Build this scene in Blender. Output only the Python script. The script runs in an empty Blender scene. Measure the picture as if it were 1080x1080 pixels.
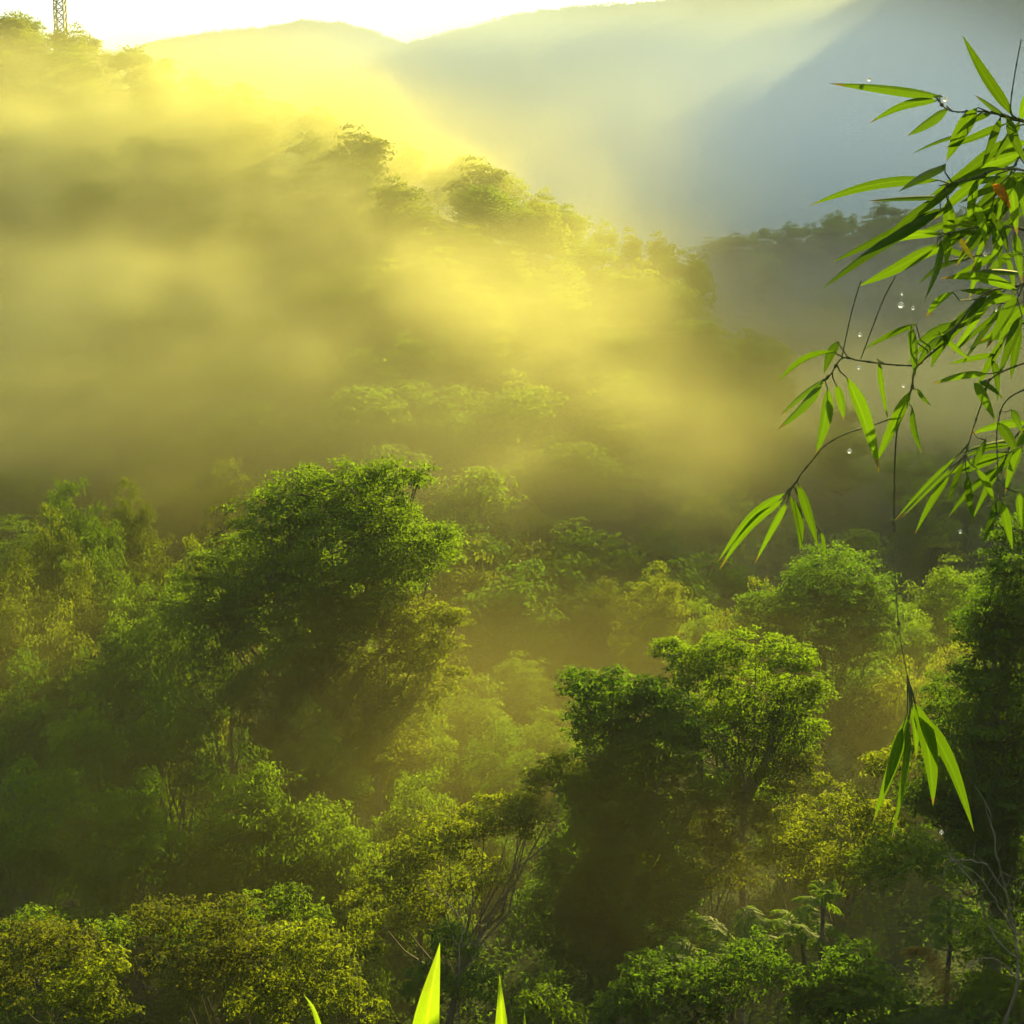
import bpy, math, random
import numpy as np
from mathutils import Vector, Matrix

R = math.radians
random.seed(7)
rng = np.random.default_rng(11)
scene = bpy.context.scene
col = scene.collection

# ------------------------------------------------------------------ camera
F = 1484.0                       # focal length in pixels of a 1080 px picture
PITCH = math.atan(190.0 / F)     # horizon lies 190 px above the picture's middle
cam_data = bpy.data.cameras.new('camera')
cam = bpy.data.objects.new('camera', cam_data)
col.objects.link(cam)
cam.location = (0, 0, 0)
cam.rotation_euler = (R(90) - PITCH, 0, 0)
cam_data.sensor_width = 36.0
cam_data.lens = 36.0 * F / 1080.0
cam_data.clip_start = 0.05
cam_data.clip_end = 9000
scene.camera = cam

# ------------------------------------------------------------------ light
SUN_EL, SUN_AZ = R(19.5), R(26)
world = bpy.data.worlds.new("World")
scene.world = world
world.use_nodes = True
wn = world.node_tree
bg = wn.nodes['Background']
sky = wn.nodes.new('ShaderNodeTexSky')
sky.sky_type = 'NISHITA'
sky.sun_disc = False
sky.sun_elevation = SUN_EL
sky.sun_rotation = SUN_AZ
sky.dust_density = 2.0
sky.air_density = 1.0
sky.ozone_density = 0.6
warm = wn.nodes.new('ShaderNodeMix'); warm.data_type = 'RGBA'; warm.blend_type = 'MULTIPLY'   # dust-laden morning sky
warm.inputs[0].default_value = 1.0; warm.inputs[7].default_value = (1.0, .97, .84, 1)
wn.links.new(sky.outputs[0], warm.inputs[6])
wn.links.new(warm.outputs[2], bg.inputs[0])
bg.inputs[1].default_value = 0.105

sl = bpy.data.lights.new('sun', 'SUN')
sl.energy = 5.0
sl.angle = R(0.5)
sl.color = (1.0, 0.84, 0.20)
sun = bpy.data.objects.new('sun', sl)
col.objects.link(sun)
sdir = Vector((math.sin(SUN_AZ) * math.cos(SUN_EL), math.cos(SUN_AZ) * math.cos(SUN_EL), math.sin(SUN_EL)))
sun.rotation_euler = sdir.to_track_quat('Z', 'Y').to_euler()

vs = scene.view_settings
vs.view_transform = 'Standard'
vs.look = 'None'
vs.exposure = 1.42
vs.gamma = 1.0
vs.use_curve_mapping = False
cy = scene.cycles
cy.use_denoising = True
cy.denoising_input_passes = 'RGB'
cy.volume_bounces = 8
cy.volume_step_rate = 1.0
cy.volume_max_steps = 256
cy.max_bounces = 12
cy.transparent_max_bounces = 128
cy.diffuse_bounces = 3
cy.transmission_bounces = 4
cy.sample_clamp_indirect = 6.0
cy.use_adaptive_sampling = True
cy.adaptive_threshold = 0.02

# ------------------------------------------------------------------ helpers
def at(px, py, Y):
    """World point seen at picture position px, py (of 1080) at distance Y ahead."""
    x, y, z = (px - 540) / F, (540 - py) / F, 1.0
    c, s = math.cos(PITCH), math.sin(PITCH)
    dy, dz = z * c + y * s, y * c - z * s
    k = Y / dy
    return np.array((x * k, Y, dz * k))

def tag(o, label=None, cat=None, group=None, kind=None):
    if label: o['label'] = label
    if cat: o['category'] = cat
    if group: o['group'] = group
    if kind: o['kind'] = kind
    return o

def empty(name, loc, label, cat, group=None):
    o = bpy.data.objects.new(name, None)
    col.objects.link(o)
    o.location = tuple(float(v) for v in loc)
    o.empty_display_size = 0.3
    return tag(o, label, cat, group)

def link(name, mesh, parent=None):
    o = bpy.data.objects.new(name, mesh)
    col.objects.link(o)
    if parent is not None:
        o.parent = parent
    return o

def mesh_np(name, V, Fc, mats, idx=None, smooth=False):
    """V (n,3), Fc a (m,k) array or list of arrays with rows of one length each."""
    me = bpy.data.meshes.new(name)
    arrs = Fc if isinstance(Fc, list) else [Fc]
    arrs = [np.asarray(a, dtype=np.int32) for a in arrs if len(a)]
    V = np.asarray(V, dtype=np.float32)
    me.vertices.add(len(V))
    me.vertices.foreach_set('co', V.ravel())
    loops = np.concatenate([a.ravel() for a in arrs])
    starts, n = [], 0
    for a in arrs:
        starts.append(n + np.arange(len(a)) * a.shape[1]); n += a.size
    starts = np.concatenate(starts).astype(np.int32)
    me.loops.add(len(loops))
    me.loops.foreach_set('vertex_index', loops)
    me.polygons.add(len(starts))
    me.polygons.foreach_set('loop_start', starts)
    if idx is not None:
        me.polygons.foreach_set('material_index', np.asarray(idx, dtype=np.int32))
    me.polygons.foreach_set('use_smooth', np.full(len(starts), bool(smooth)))
    for m in (mats if isinstance(mats, (list, tuple)) else [mats]):
        me.materials.append(m)
    me.update(calc_edges=True)
    return me

class Tubes:
    def __init__(self):
        self.V, self.F, self.n = [], [], 0
    def add(self, pts, radii, sides=6):
        pts = np.asarray(pts, dtype=float)
        k = len(pts)
        t = np.gradient(pts, axis=0)
        t /= np.linalg.norm(t, axis=1)[:, None] + 1e-9
        ref = np.array((0.31, 0.87, 0.38)) if abs(t[0, 2]) > .8 else np.array((0.05, 0.02, 1.0))
        ang = np.linspace(0, 2 * math.pi, sides, endpoint=False)
        for i in range(k):
            u = np.cross(t[i], ref); u /= np.linalg.norm(u) + 1e-9
            w = np.cross(t[i], u)
            self.V.append(pts[i] + radii[i] * (np.cos(ang)[:, None] * u + np.sin(ang)[:, None] * w))
        b = self.n
        for i in range(k - 1):
            for j in range(sides):
                self.F.append((b + i * sides + j, b + i * sides + (j + 1) % sides,
                               b + (i + 1) * sides + (j + 1) % sides, b + (i + 1) * sides + j))
        self.n += k * sides
    def mesh(self, name, mat):
        return mesh_np(name, np.concatenate(self.V), np.array(self.F), mat, smooth=True)

def bend(p0, p1, n=6, sag=0.0, wob=0.0, rg=rng):
    p0, p1 = np.asarray(p0, float), np.asarray(p1, float)
    t = np.linspace(0, 1, n)[:, None]
    P = p0 + (p1 - p0) * t
    L = np.linalg.norm(p1 - p0)
    P[:, 2] += (np.sin(t[:, 0] * math.pi)) * sag * L
    if wob:
        w = rg.normal(0, wob * L, (n, 3)); w[0] = 0; w[-1] = 0
        P += w
    return P

def smooth_path(pts, n=18):
    """Catmull-Rom through the points."""
    P = np.asarray(pts, float)
    P = np.vstack((2 * P[0] - P[1], P, 2 * P[-1] - P[-2]))
    out = []
    m = len(P) - 3
    for t in np.linspace(0, m - 1e-6, n):
        i = int(t); f = t - i
        a, b, c, d = P[i:i + 4]
        out.append(0.5 * (2 * b + (c - a) * f + (2 * a - 5 * b + 4 * c - d) * f ** 2 + (3 * b - a - 3 * c + d) * f ** 3))
    return np.array(out)

def unit(a):
    return a / (np.linalg.norm(a, axis=-1, keepdims=True) + 1e-9)

def leaves(C, N, size, rg, wid=0.5, droop=0.35):
    """One folded four-cornered leaf at each point C facing N."""
    n = len(C)
    N = unit(N)
    a = rg.normal(0, 1, (n, 3)); a[:, 2] -= droop
    a = unit(a - (a * N).sum(1)[:, None] * N)
    b = np.cross(N, a)
    L = (size * rg.uniform(0.6, 1.35, n))[:, None]
    w = L * wid * rg.uniform(0.7, 1.2, (n, 1)) * 0.5
    base = C - a * L * 0.45
    V = np.empty((n, 4, 3))
    V[:, 0] = base
    V[:, 1] = base + a * L * 0.45 + b * w + N * L * 0.08
    V[:, 2] = base + a * L - N * L * 0.12
    V[:, 3] = base + a * L * 0.45 - b * w + N * L * 0.08
    Fi = np.arange(n * 4).reshape(n, 4)
    return V.reshape(-1, 3), Fi

# ------------------------------------------------------------------ materials
def new_mat(name):
    m = bpy.data.materials.new(name)
    m.use_nodes = True
    nt = m.node_tree
    nt.nodes.clear()
    out = nt.nodes.new('ShaderNodeOutputMaterial')
    return m, nt, out

def leaf_mat(name, dark, light, trans, tfac=0.5, rough=0.6, spec=0.15, own=.3, low=.6):
    """Two-sided leaf: reflecting and letting light through, each leaf its own tone."""
    m, nt, out = new_mat(name)
    N, L = nt.nodes, nt.links
    geo = N.new('ShaderNodeNewGeometry')
    info = N.new('ShaderNodeObjectInfo')
    tc = N.new('ShaderNodeTexCoord')
    noi = N.new('ShaderNodeTexNoise'); noi.inputs['Scale'].default_value = 0.45; noi.inputs['Detail'].default_value = 2
    L.new(tc.outputs['Object'], noi.inputs['Vector'])
    a1 = N.new('ShaderNodeMath'); a1.operation = 'MULTIPLY_ADD'
    L.new(geo.outputs['Random Per Island'], a1.inputs[0]); a1.inputs[1].default_value = 0.55; a1.inputs[2].default_value = -0.35
    a2 = N.new('ShaderNodeMath'); a2.operation = 'ADD'
    L.new(a1.outputs[0], a2.inputs[0]); L.new(noi.outputs['Fac'], a2.inputs[1])
    a3 = N.new('ShaderNodeMath'); a3.operation = 'MULTIPLY_ADD'; a3.use_clamp = True
    L.new(info.outputs['Random'], a3.inputs[0]); a3.inputs[1].default_value = own; L.new(a2.outputs[0], a3.inputs[2])
    mix = N.new('ShaderNodeMix'); mix.data_type = 'RGBA'
    L.new(a3.outputs[0], mix.inputs[0]); mix.inputs[6].default_value = (*dark, 1); mix.inputs[7].default_value = (*light, 1)
    pb = N.new('ShaderNodeBsdfPrincipled')
    L.new(mix.outputs[2], pb.inputs['Base Color']); pb.inputs['Roughness'].default_value = rough
    pb.inputs['Specular IOR Level'].default_value = spec
    tr = N.new('ShaderNodeBsdfTranslucent')
    tm = N.new('ShaderNodeMix'); tm.data_type = 'RGBA'; tm.blend_type = 'MIX'
    L.new(a3.outputs[0], tm.inputs[0]); tm.inputs[6].default_value = (*[c * low for c in trans], 1); tm.inputs[7].default_value = (*[min(1, c * 1.3) for c in trans], 1)
    L.new(tm.outputs[2], tr.inputs['Color'])
    ms = N.new('ShaderNodeMixShader'); ms.inputs[0].default_value = tfac
    L.new(pb.outputs[0], ms.inputs[1]); L.new(tr.outputs[0], ms.inputs[2])
    L.new(ms.outputs[0], out.inputs['Surface'])
    return m

def bark_mat(name, c1, c2, scale=6.0):
    m, nt, out = new_mat(name)
    N, L = nt.nodes, nt.links
    tc = N.new('ShaderNodeTexCoord')
    mp = N.new('ShaderNodeMapping'); mp.inputs['Scale'].default_value = (scale, scale, scale * .25)
    L.new(tc.outputs['Object'], mp.inputs[0])
    noi = N.new('ShaderNodeTexNoise'); noi.inputs['Scale'].default_value = 1.0; noi.inputs['Detail'].default_value = 5
    L.new(mp.outputs[0], noi.inputs['Vector'])
    cr = N.new('ShaderNodeValToRGB')
    cr.color_ramp.elements[0].position = .3; cr.color_ramp.elements[0].color = (*c1, 1)
    cr.color_ramp.elements[1].position = .7; cr.color_ramp.elements[1].color = (*c2, 1)
    L.new(noi.outputs['Fac'], cr.inputs[0])
    pb = N.new('ShaderNodeBsdfPrincipled'); pb.inputs['Roughness'].default_value = .8
    L.new(cr.outputs[0], pb.inputs['Base Color'])
    bp = N.new('ShaderNodeBump'); bp.inputs['Strength'].default_value = .4; bp.inputs['Distance'].default_value = .02
    L.new(noi.outputs['Fac'], bp.inputs['Height']); L.new(bp.outputs[0], pb.inputs['Normal'])
    L.new(pb.outputs[0], out.inputs['Surface'])
    return m

M = {
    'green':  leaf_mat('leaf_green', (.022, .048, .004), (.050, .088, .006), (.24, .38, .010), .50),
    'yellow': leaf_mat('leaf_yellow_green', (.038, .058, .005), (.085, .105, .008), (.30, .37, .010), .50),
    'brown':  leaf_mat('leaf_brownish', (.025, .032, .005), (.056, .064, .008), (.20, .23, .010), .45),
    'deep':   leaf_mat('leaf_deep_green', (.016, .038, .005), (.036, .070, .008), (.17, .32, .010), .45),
    'palm':   leaf_mat('leaf_palm', (.035, .075, .010), (.085, .140, .018), (.24, .38, .012), .45, .6, .12),
    'bamboo': leaf_mat('leaf_bamboo', (.030, .075, .006), (.075, .130, .008), (.105, .20, .006), .5, .62, .1, .9, .16),
    'blade':  leaf_mat('leaf_blade', (.060, .120, .008), (.100, .160, .010), (.34, .52, .012), .62, .35, .4),
    'dry':    leaf_mat('leaf_withered', (.160, .060, .012), (.300, .110, .015), (.62, .25, .02), .5, .6, .2),
    'yleaf':  leaf_mat('leaf_yellowing', (.140, .120, .010), (.200, .160, .012), (.55, .45, .02), .55, .5, .3),
    'plume':  leaf_mat('plume_brown', (.075, .060, .016), (.130, .100, .026), (.22, .17, .03), .4, .6, .2),
    'bark':   bark_mat('bark', (.045, .036, .022), (.130, .110, .075)),
    'pale':   bark_mat('bark_pale', (.075, .065, .045), (.190, .170, .125)),
    'cane':   bark_mat('bamboo_cane', (.045, .060, .012), (.110, .110, .025), 30),
    'sheath': bark_mat('bamboo_sheath', (.200, .090, .020), (.330, .170, .040), 40),
}

def vein(m, scale=26.0, brown=1.0):
    """Fine parallel veins, a pale midrib and a browned tip, laid along the blade itself."""
    nt = m.node_tree; N, L = nt.nodes, nt.links
    uv = N.new('ShaderNodeUVMap'); uv.uv_map = 'blade'
    sp = N.new('ShaderNodeSeparateXYZ'); L.new(uv.outputs[0], sp.inputs[0])
    info = N.new('ShaderNodeObjectInfo')
    def mth(op, a, b=None, clamp=False):
        n = N.new('ShaderNodeMath'); n.operation = op; n.use_clamp = clamp
        for k, v in enumerate((a, b)):
            if v is None: continue
            if isinstance(v, (int, float)): n.inputs[k].default_value = v
            else: L.new(v, n.inputs[k])
        return n.outputs[0]
    stripe = mth('MULTIPLY', mth('SINE', mth('MULTIPLY', sp.outputs[0], scale * 6.283 / 2)), .10)
    rib = mth('MULTIPLY', mth('SUBTRACT', 1.0, mth('MULTIPLY', mth('ABSOLUTE', mth('SUBTRACT', sp.outputs[0], .5)), 14.0), True), .55)
    gain = mth('ADD', mth('ADD', stripe, 1.0), rib)
    no = N.new('ShaderNodeTexNoise'); no.inputs['Scale'].default_value = 55; no.inputs['Detail'].default_value = 3
    tc = N.new('ShaderNodeTexCoord'); L.new(tc.outputs['Object'], no.inputs['Vector'])
    edge = mth('ADD', mth('MULTIPLY', no.outputs['Fac'], .22), mth('MULTIPLY', info.outputs['Random'], .16))
    tip = mth('MULTIPLY', mth('SUBTRACT', sp.outputs[1], mth('SUBTRACT', 1.10, edge)), 18.0, True)
    tip = mth('MINIMUM', tip, .85 * brown)
    for n in list(N):
        if n.type in ('BSDF_PRINCIPLED', 'BSDF_TRANSLUCENT'):
            sock = n.inputs['Base Color' if n.type == 'BSDF_PRINCIPLED' else 'Color']
            src = sock.links[0].from_socket
            mu = N.new('ShaderNodeMix'); mu.data_type = 'RGBA'; mu.blend_type = 'MULTIPLY'; mu.inputs[0].default_value = 1
            L.new(src, mu.inputs[6]); L.new(gain, mu.inputs[7])
            mb = N.new('ShaderNodeMix'); mb.data_type = 'RGBA'; L.new(tip, mb.inputs[0]); L.new(mu.outputs[2], mb.inputs[6])
            mb.inputs[7].default_value = (.20, .13, .03, 1)
            L.new(mb.outputs[2], sock)
vein(M['bamboo'])
vein(M['blade'], 40.0, .15)

# ------------------------------------------------------------------ terrain
def sstep(t):
    t = np.clip(t, 0, 1); return t * t * (3 - 2 * t)

FLOOR = -34.0
def ridge_from_px(cols, Y, tree=9.0):
    xs = [(px - 540) / F * Y * 1.008 for px, py in cols]
    zs = [at(px, py, Y)[2] - tree for px, py in cols]
    return xs, zs
M1 = ridge_from_px([(-1500, 120), (-600, 80), (-200, 70), (60, 62), (140, 51), (180, 40), (240, 30), (290, 25), (330, 18), (370, 20), (400, 29), (430, 42), (500, 70), (700, 140), (1500, 200)], 1900)
M2 = ridge_from_px([(-900, 330), (-200, 250), (200, 120), (380, 62), (430, 43), (480, 27), (540, 12), (600, 4), (650, -2), (720, -10), (840, -18), (940, -44), (1020, -95), (1100, -158), (1190, -196), (1400, -190), (1600, -120), (2200, 100), (3200, 200)], 1200)  # unseen crest beyond the frame is raised to cast shade over the valley mist
HX = [-400, -127, -86, -47, -28, -13.5, 3.4, 13.5, 26, 34, 45, 60, 85]
HY = [420, 350, 320, 290, 265, 250, 250, 250, 255, 258, 260, 262, 265]
HZ = [95, 66, 51, 34, 25, 18, 11, 6, 3, -3, -11, -20, -34]
H2X = [-40, 20, 60, 85, 105, 160, 300, 600]
H2Z = [-30, 6, 20, 24, 28, 36, 50, 60]

def ground_z(x, y):
    x = np.asarray(x, float); y = np.asarray(y, float)
    near = np.where(y > 0, -1.65 - 0.60 * y - 0.0009 * y * y, -1.65 - 0.28 * y)
    near = np.where(y < -180, -1.65 + 0.28 * 180 + 0.05 * (-180 - y), near)
    fl = FLOOR + 3.0 * sstep((x - 10) / 60) + 5.0 * sstep((-x - 25) / 60) * sstep((y - 70) / 60) + 6 * sstep((y - 500) / 500)
    k = 5.0
    h = np.clip(.5 + .5 * (near - fl) / k, 0, 1)
    z = fl + (near - fl) * h + k * h * (1 - h)
    yc = np.interp(x, HX, HY); zc = np.interp(x, HX, HZ); yf = yc - np.interp(x, [-130, 0, 60], [230, 140, 110])
    t = (y - yf) / (yc - yf)
    p1 = np.where(y < yc, sstep(t), np.exp(-np.clip((y - yc) / 150, 0, 9) ** 2))
    z = np.maximum(z, fl + (zc - fl) * p1)
    z2 = np.interp(x, H2X, H2Z)
    p2 = np.where(y < 430, sstep((y - 320) / 110), np.exp(-np.clip((y - 430) / 170, 0, 9) ** 2))
    z = np.maximum(z, fl + (z2 - fl) * p2)
    for (X, Z), Yd, foot, back in ((M2, 1200, 560, 500), (M1, 1900, 900, 700)):
        zc = np.interp(x, X, Z)
        p = np.where(y < Yd, np.clip((y - (Yd - foot)) / foot, 0, 1) ** 1.15, np.exp(-np.clip((y - Yd) / back, 0, 9) ** 2))
        z = np.maximum(z, fl + (zc - fl) * p)
    z = z + 0.35 * np.sin(x * .31 + 1.3) * np.cos(y * .27) * sstep(y / 30) + 2.2 * np.sin(x * .043 + y * .021) * np.sin(y * .037 + 2) * sstep((y - 110) / 150)
    z = z + 8.0 * np.exp(-((x - 15) / 12) ** 2 - ((y - 46) / 9) ** 2) + 5.0 * np.exp(-((x + 15) / 10) ** 2 - ((y - 41) / 8) ** 2)
    return z

m_ground, nt, out = new_mat('forest_floor')
N, L = nt.nodes, nt.links
tc = N.new('ShaderNodeTexCoord')
n1 = N.new('ShaderNodeTexNoise'); n1.inputs['Scale'].default_value = .35; n1.inputs['Detail'].default_value = 8
L.new(tc.outputs['Object'], n1.inputs['Vector'])
cr = N.new('ShaderNodeValToRGB')
cr.color_ramp.elements[0].position = .35; cr.color_ramp.elements[0].color = (.012, .020, .004, 1)
cr.color_ramp.elements[1].position = .7; cr.color_ramp.elements[1].color = (.030, .045, .008, 1)
e = cr.color_ramp.elements.new(.85); e.color = (.040, .036, .014, 1)
L.new(n1.outputs['Fac'], cr.inputs[0])
pb = N.new('ShaderNodeBsdfPrincipled'); pb.inputs['Roughness'].default_value = .95; pb.inputs['Specular IOR Level'].default_value = .1
L.new(cr.outputs[0], pb.inputs['Base Color'])
bp = N.new('ShaderNodeBump'); bp.inputs['Strength'].default_value = .8; bp.inputs['Distance'].default_value = .5
L.new(n1.outputs['Fac'], bp.inputs['Height']); L.new(bp.outputs[0], pb.inputs['Normal'])
L.new(pb.outputs[0], out.inputs['Surface'])

th = np.concatenate((np.radians(np.arange(-48, 48, .3)), np.radians(np.arange(48, 312, 4.0))))
rr = np.unique(np.concatenate(([0.0], np.geomspace(.6, 2600, 230), np.arange(1150, 1420, 9.0), np.arange(1850, 2050, 12.0))))
T, RR = np.meshgrid(th, rr)
X, Yg = np.sin(T) * RR, np.cos(T) * RR
V = np.stack((X, Yg, ground_z(X, Yg)), -1).reshape(-1, 3)
nr, nth = len(rr), len(th)
i, j = np.meshgrid(np.arange(nr - 1), np.arange(nth), indexing='ij')
Q = np.stack((i * nth + j, (i + 1) * nth + j, (i + 1) * nth + (j + 1) % nth, i * nth + (j + 1) % nth), -1).reshape(-1, 4)
g = link('ground', mesh_np('ground', V, Q, m_ground, smooth=True)); g['kind'] = 'structure'

# ------------------------------------------------------------------ crowns
def crown(lobes, leaf, rg, clump=0.9, per=26, wid=.5, inner=.3, low=-.9, squash=.6, dens=1.25):
    """lobes: (x, y, z, rx, ry, rz). Leaf clumps over the lobes' shells, thinned inside."""
    Cs, Ns = [], []
    for (x, y, z, rx, ry, rz) in lobes:
        r = (rx + ry + rz) / 3
        n = max(6, int(dens * 7.5 * r * r / (clump * clump)))
        d = unit(rg.normal(0, 1, (n * 3, 3)))
        keep = d[:, 2] > low + rg.uniform(-.25, .25, n * 3)
        d = d[keep][:n]
        f = np.where(rg.uniform(0, 1, len(d)) < inner, rg.uniform(.35, .8, len(d)), rg.uniform(.80, 1.12, len(d)) + np.where(rg.uniform(0, 1, len(d)) < .2, rg.uniform(.1, .34, len(d)), 0))
        cc = np.array((x, y, z)) + d * f[:, None] * np.array((rx, ry, rz))
        cr_ = clump * rg.uniform(.6, 1.25, len(d))
        m = np.maximum(4, (per * (cr_ / clump) ** 2).astype(int))
        ci = np.repeat(np.arange(len(d)), m)
        o = unit(rg.normal(0, 1, (len(ci), 3))) * (rg.uniform(0, 1, (len(ci), 1)) ** .45)
        o[:, 2] = np.abs(o[:, 2]) * 1.0 - .35
        o *= np.array((1, 1, squash)) * cr_[ci][:, None]
        Cs.append(cc[ci] + o)
        Ns.append(d[ci] * .45 + unit(o) * .5 + np.array((0, 0, .55)) + rg.normal(0, .45, (len(ci), 3)))
    C, Nn = np.concatenate(Cs), np.concatenate(Ns)
    return leaves(C, Nn, leaf, rg, wid)

def make_tree(name, base, lobes, leaf, mat, label, cat='tree', group=None, bark='bark', trunk_r=.28, rg=rng, fork=.5, top=None, **kw):
    """A tree whose lobes are given in world coordinates."""
    base = np.asarray(base, float)
    L0 = np.array([l[:3] for l in lobes]) - base
    loc = [(*(L0[k]), *lobes[k][3:]) for k in range(len(lobes))]
    root = empty(name, base, label, cat, group)
    tb = Tubes()
    ctr = L0.mean(0) if top is None else np.asarray(top, float) - base
    fk = np.array((ctr[0] * .6, ctr[1] * .6, ctr[2] * fork))
    tp = bend((0, 0, -.6), fk, 6, 0, .02, rg)
    tb.add(tp, np.linspace(trunk_r * 1.25, trunk_r * .8, 6), 8)
    for l in loc:
        e = np.array(l[:3]) + np.array((0, 0, -.1 * l[5]))
        tb.add(bend(fk, e, 5, -.06, .04, rg), np.linspace(trunk_r * .4, trunk_r * .08, 5), 5)
        for q in range(3):
            d = unit(rg.normal(0, 1, 3)); d[2] = abs(d[2]) * .6
            tb.add(bend(e, e + d * np.array(l[3:]) * .9, 4, 0, .06, rg), np.linspace(trunk_r * .12, trunk_r * .03, 4), 4)
    link('trunk', tb.mesh('trunk', M[bark]), root)
    V, Fi = crown(loc, leaf, rg, **kw)
    link('crown', mesh_np('crown', V, Fi, M[mat]), root)
    return root

def lobes_px(items, Y, rg, depth=1.0, flat=.8, back=True):
    """(px, py, r_px) or with its own distance offset -> world lobes with real depth."""
    out = []
    for it in items:
        px, py, r = it[:3]
        dy = it[3] if len(it) > 3 else rg.uniform(-.7, .7) * r / F * Y
        p = at(px, py, Y + dy); rad = r / F * Y
        out.append((*p, rad * 1.08, rad * 1.08 * depth, rad * flat))
    if back:
        for it in items[::2]:
            px, py, r = it[:3]; rad = r / F * Y
            p = at(px, py, Y) + np.array((rg.uniform(-.5, .5) * rad, rad * rg.uniform(1.0, 1.7), -rad * rg.uniform(.1, .5)))
            out.append((*p, rad, rad, rad * flat))
    return out

def gz(x, y): return float(ground_z(x, y))

# prototypes of the forest trees: each a 1-unit-high tree of radius about .4, made once and copied
def proto_tree(seed, leaf, per, mat, tall=.5, H=14.0, Rr=5.2, clump=1.1, nl=9, flat=.75):
    rg = np.random.default_rng(seed)
    lob = []
    for k in range(nl):
        a = k * 2.4 + rg.uniform(-.5, .5); q = math.sqrt((k + .4) / nl) * Rr * .68
        r = Rr * rg.uniform(.22, .48)
        z = H - r * flat - (q / Rr) ** 2 * H * .38 * tall - rg.uniform(0, .2) * H * (k > 0)
        lob.append((math.cos(a) * q, math.sin(a) * q, z, r, r, r * flat))
    for k in range(7):
        a = k * 2.4 + rg.uniform(0, 1); r = Rr * rg.uniform(.28, .42); q = Rr * rg.uniform(.35, .7)
        lob.append((math.cos(a) * q, math.sin(a) * q, H * rg.uniform(.16, .55), r, r, r * .8))
    root = make_tree('forest_tree', (0, 0, 0), lob, leaf, mat, 'x', 'tree', trunk_r=.3, rg=rg, clump=clump, per=per, top=(0, 0, H * .8))
    return root, H, Rr

def copy_tree(proto, first, loc, sx, sz, rz):
    if first:
        r = proto
    else:
        r = proto.copy(); col.objects.link(r)
        for ch in proto.children:
            c = ch.copy(); col.objects.link(c); c.parent = r
    r.location = loc; r.scale = (sx, sx, sz); r.rotation_euler = (0, 0, rz)
    return r

class Protos:
    def __init__(self, specs):
        self.items = [proto_tree(*s) for s in specs]; self.used = [False] * len(specs)
    def place(self, k, base, height, radius, label, group=None, rz=None, name=None):
        p, H, Rr = self.items[k]
        r = copy_tree(p, not self.used[k], tuple(float(v) for v in base), radius / Rr, height / H, rng.uniform(0, 6.28) if rz is None else rz)
        self.used[k] = True
        r['label'] = label; r['category'] = 'tree'
        if 'group' in r: del r['group']
        if group: r['group'] = group
        if name: r.name = name
        return r

near_p = Protos([(s, .27, 46, m, t, 14.0, 5.2, 1.0, 10, f) for s, m, t, f in
                 ((1, 'green', .8, .75), (2, 'yellow', .9, .8), (3, 'deep', .6, .6), (4, 'brown', .9, .8), (5, 'green', 1.0, .9), (6, 'yellow', .5, .6))])
far_p = Protos([(s, .62, 22, m, t, 14.0, 5.2, 1.5, 9, .8) for s, m, t in ((21, 'green', .8), (22, 'green', .5), (23, 'yellow', .9), (24, 'deep', .7))])

# ------------------------------------------------------------------ haze and mist
def volume_mat(name, color, density, aniso, dens_socket=None):
    m, nt, out = new_mat(name)
    pv = nt.nodes.new('ShaderNodeVolumePrincipled')
    pv.inputs['Color'].default_value = (*color, 1)
    pv.inputs['Density'].default_value = density
    pv.inputs['Anisotropy'].default_value = aniso
    nt.links.new(pv.outputs[0], out.inputs['Volume'])
    return m, nt, pv

def box_mesh(name, lo, hi, mat):
    (a, b, c), (d, e, f) = lo, hi
    V = [(a, b, c), (d, b, c), (d, e, c), (a, e, c), (a, b, f), (d, b, f), (d, e, f), (a, e, f)]
    Q = [(0, 3, 2, 1), (4, 5, 6, 7), (0, 1, 5, 4), (1, 2, 6, 5), (2, 3, 7, 6), (3, 0, 4, 7)]
    return mesh_np(name, V, np.array(Q), mat)

m_haze, _, _ = volume_mat('haze_air', (.88, .94, .96), 0.0002, 0.0)
hz = link('haze', box_mesh('haze', (-2700, -2700, -42), (2700, 2700, 352), m_haze)); hz['kind'] = 'stuff'

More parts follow.
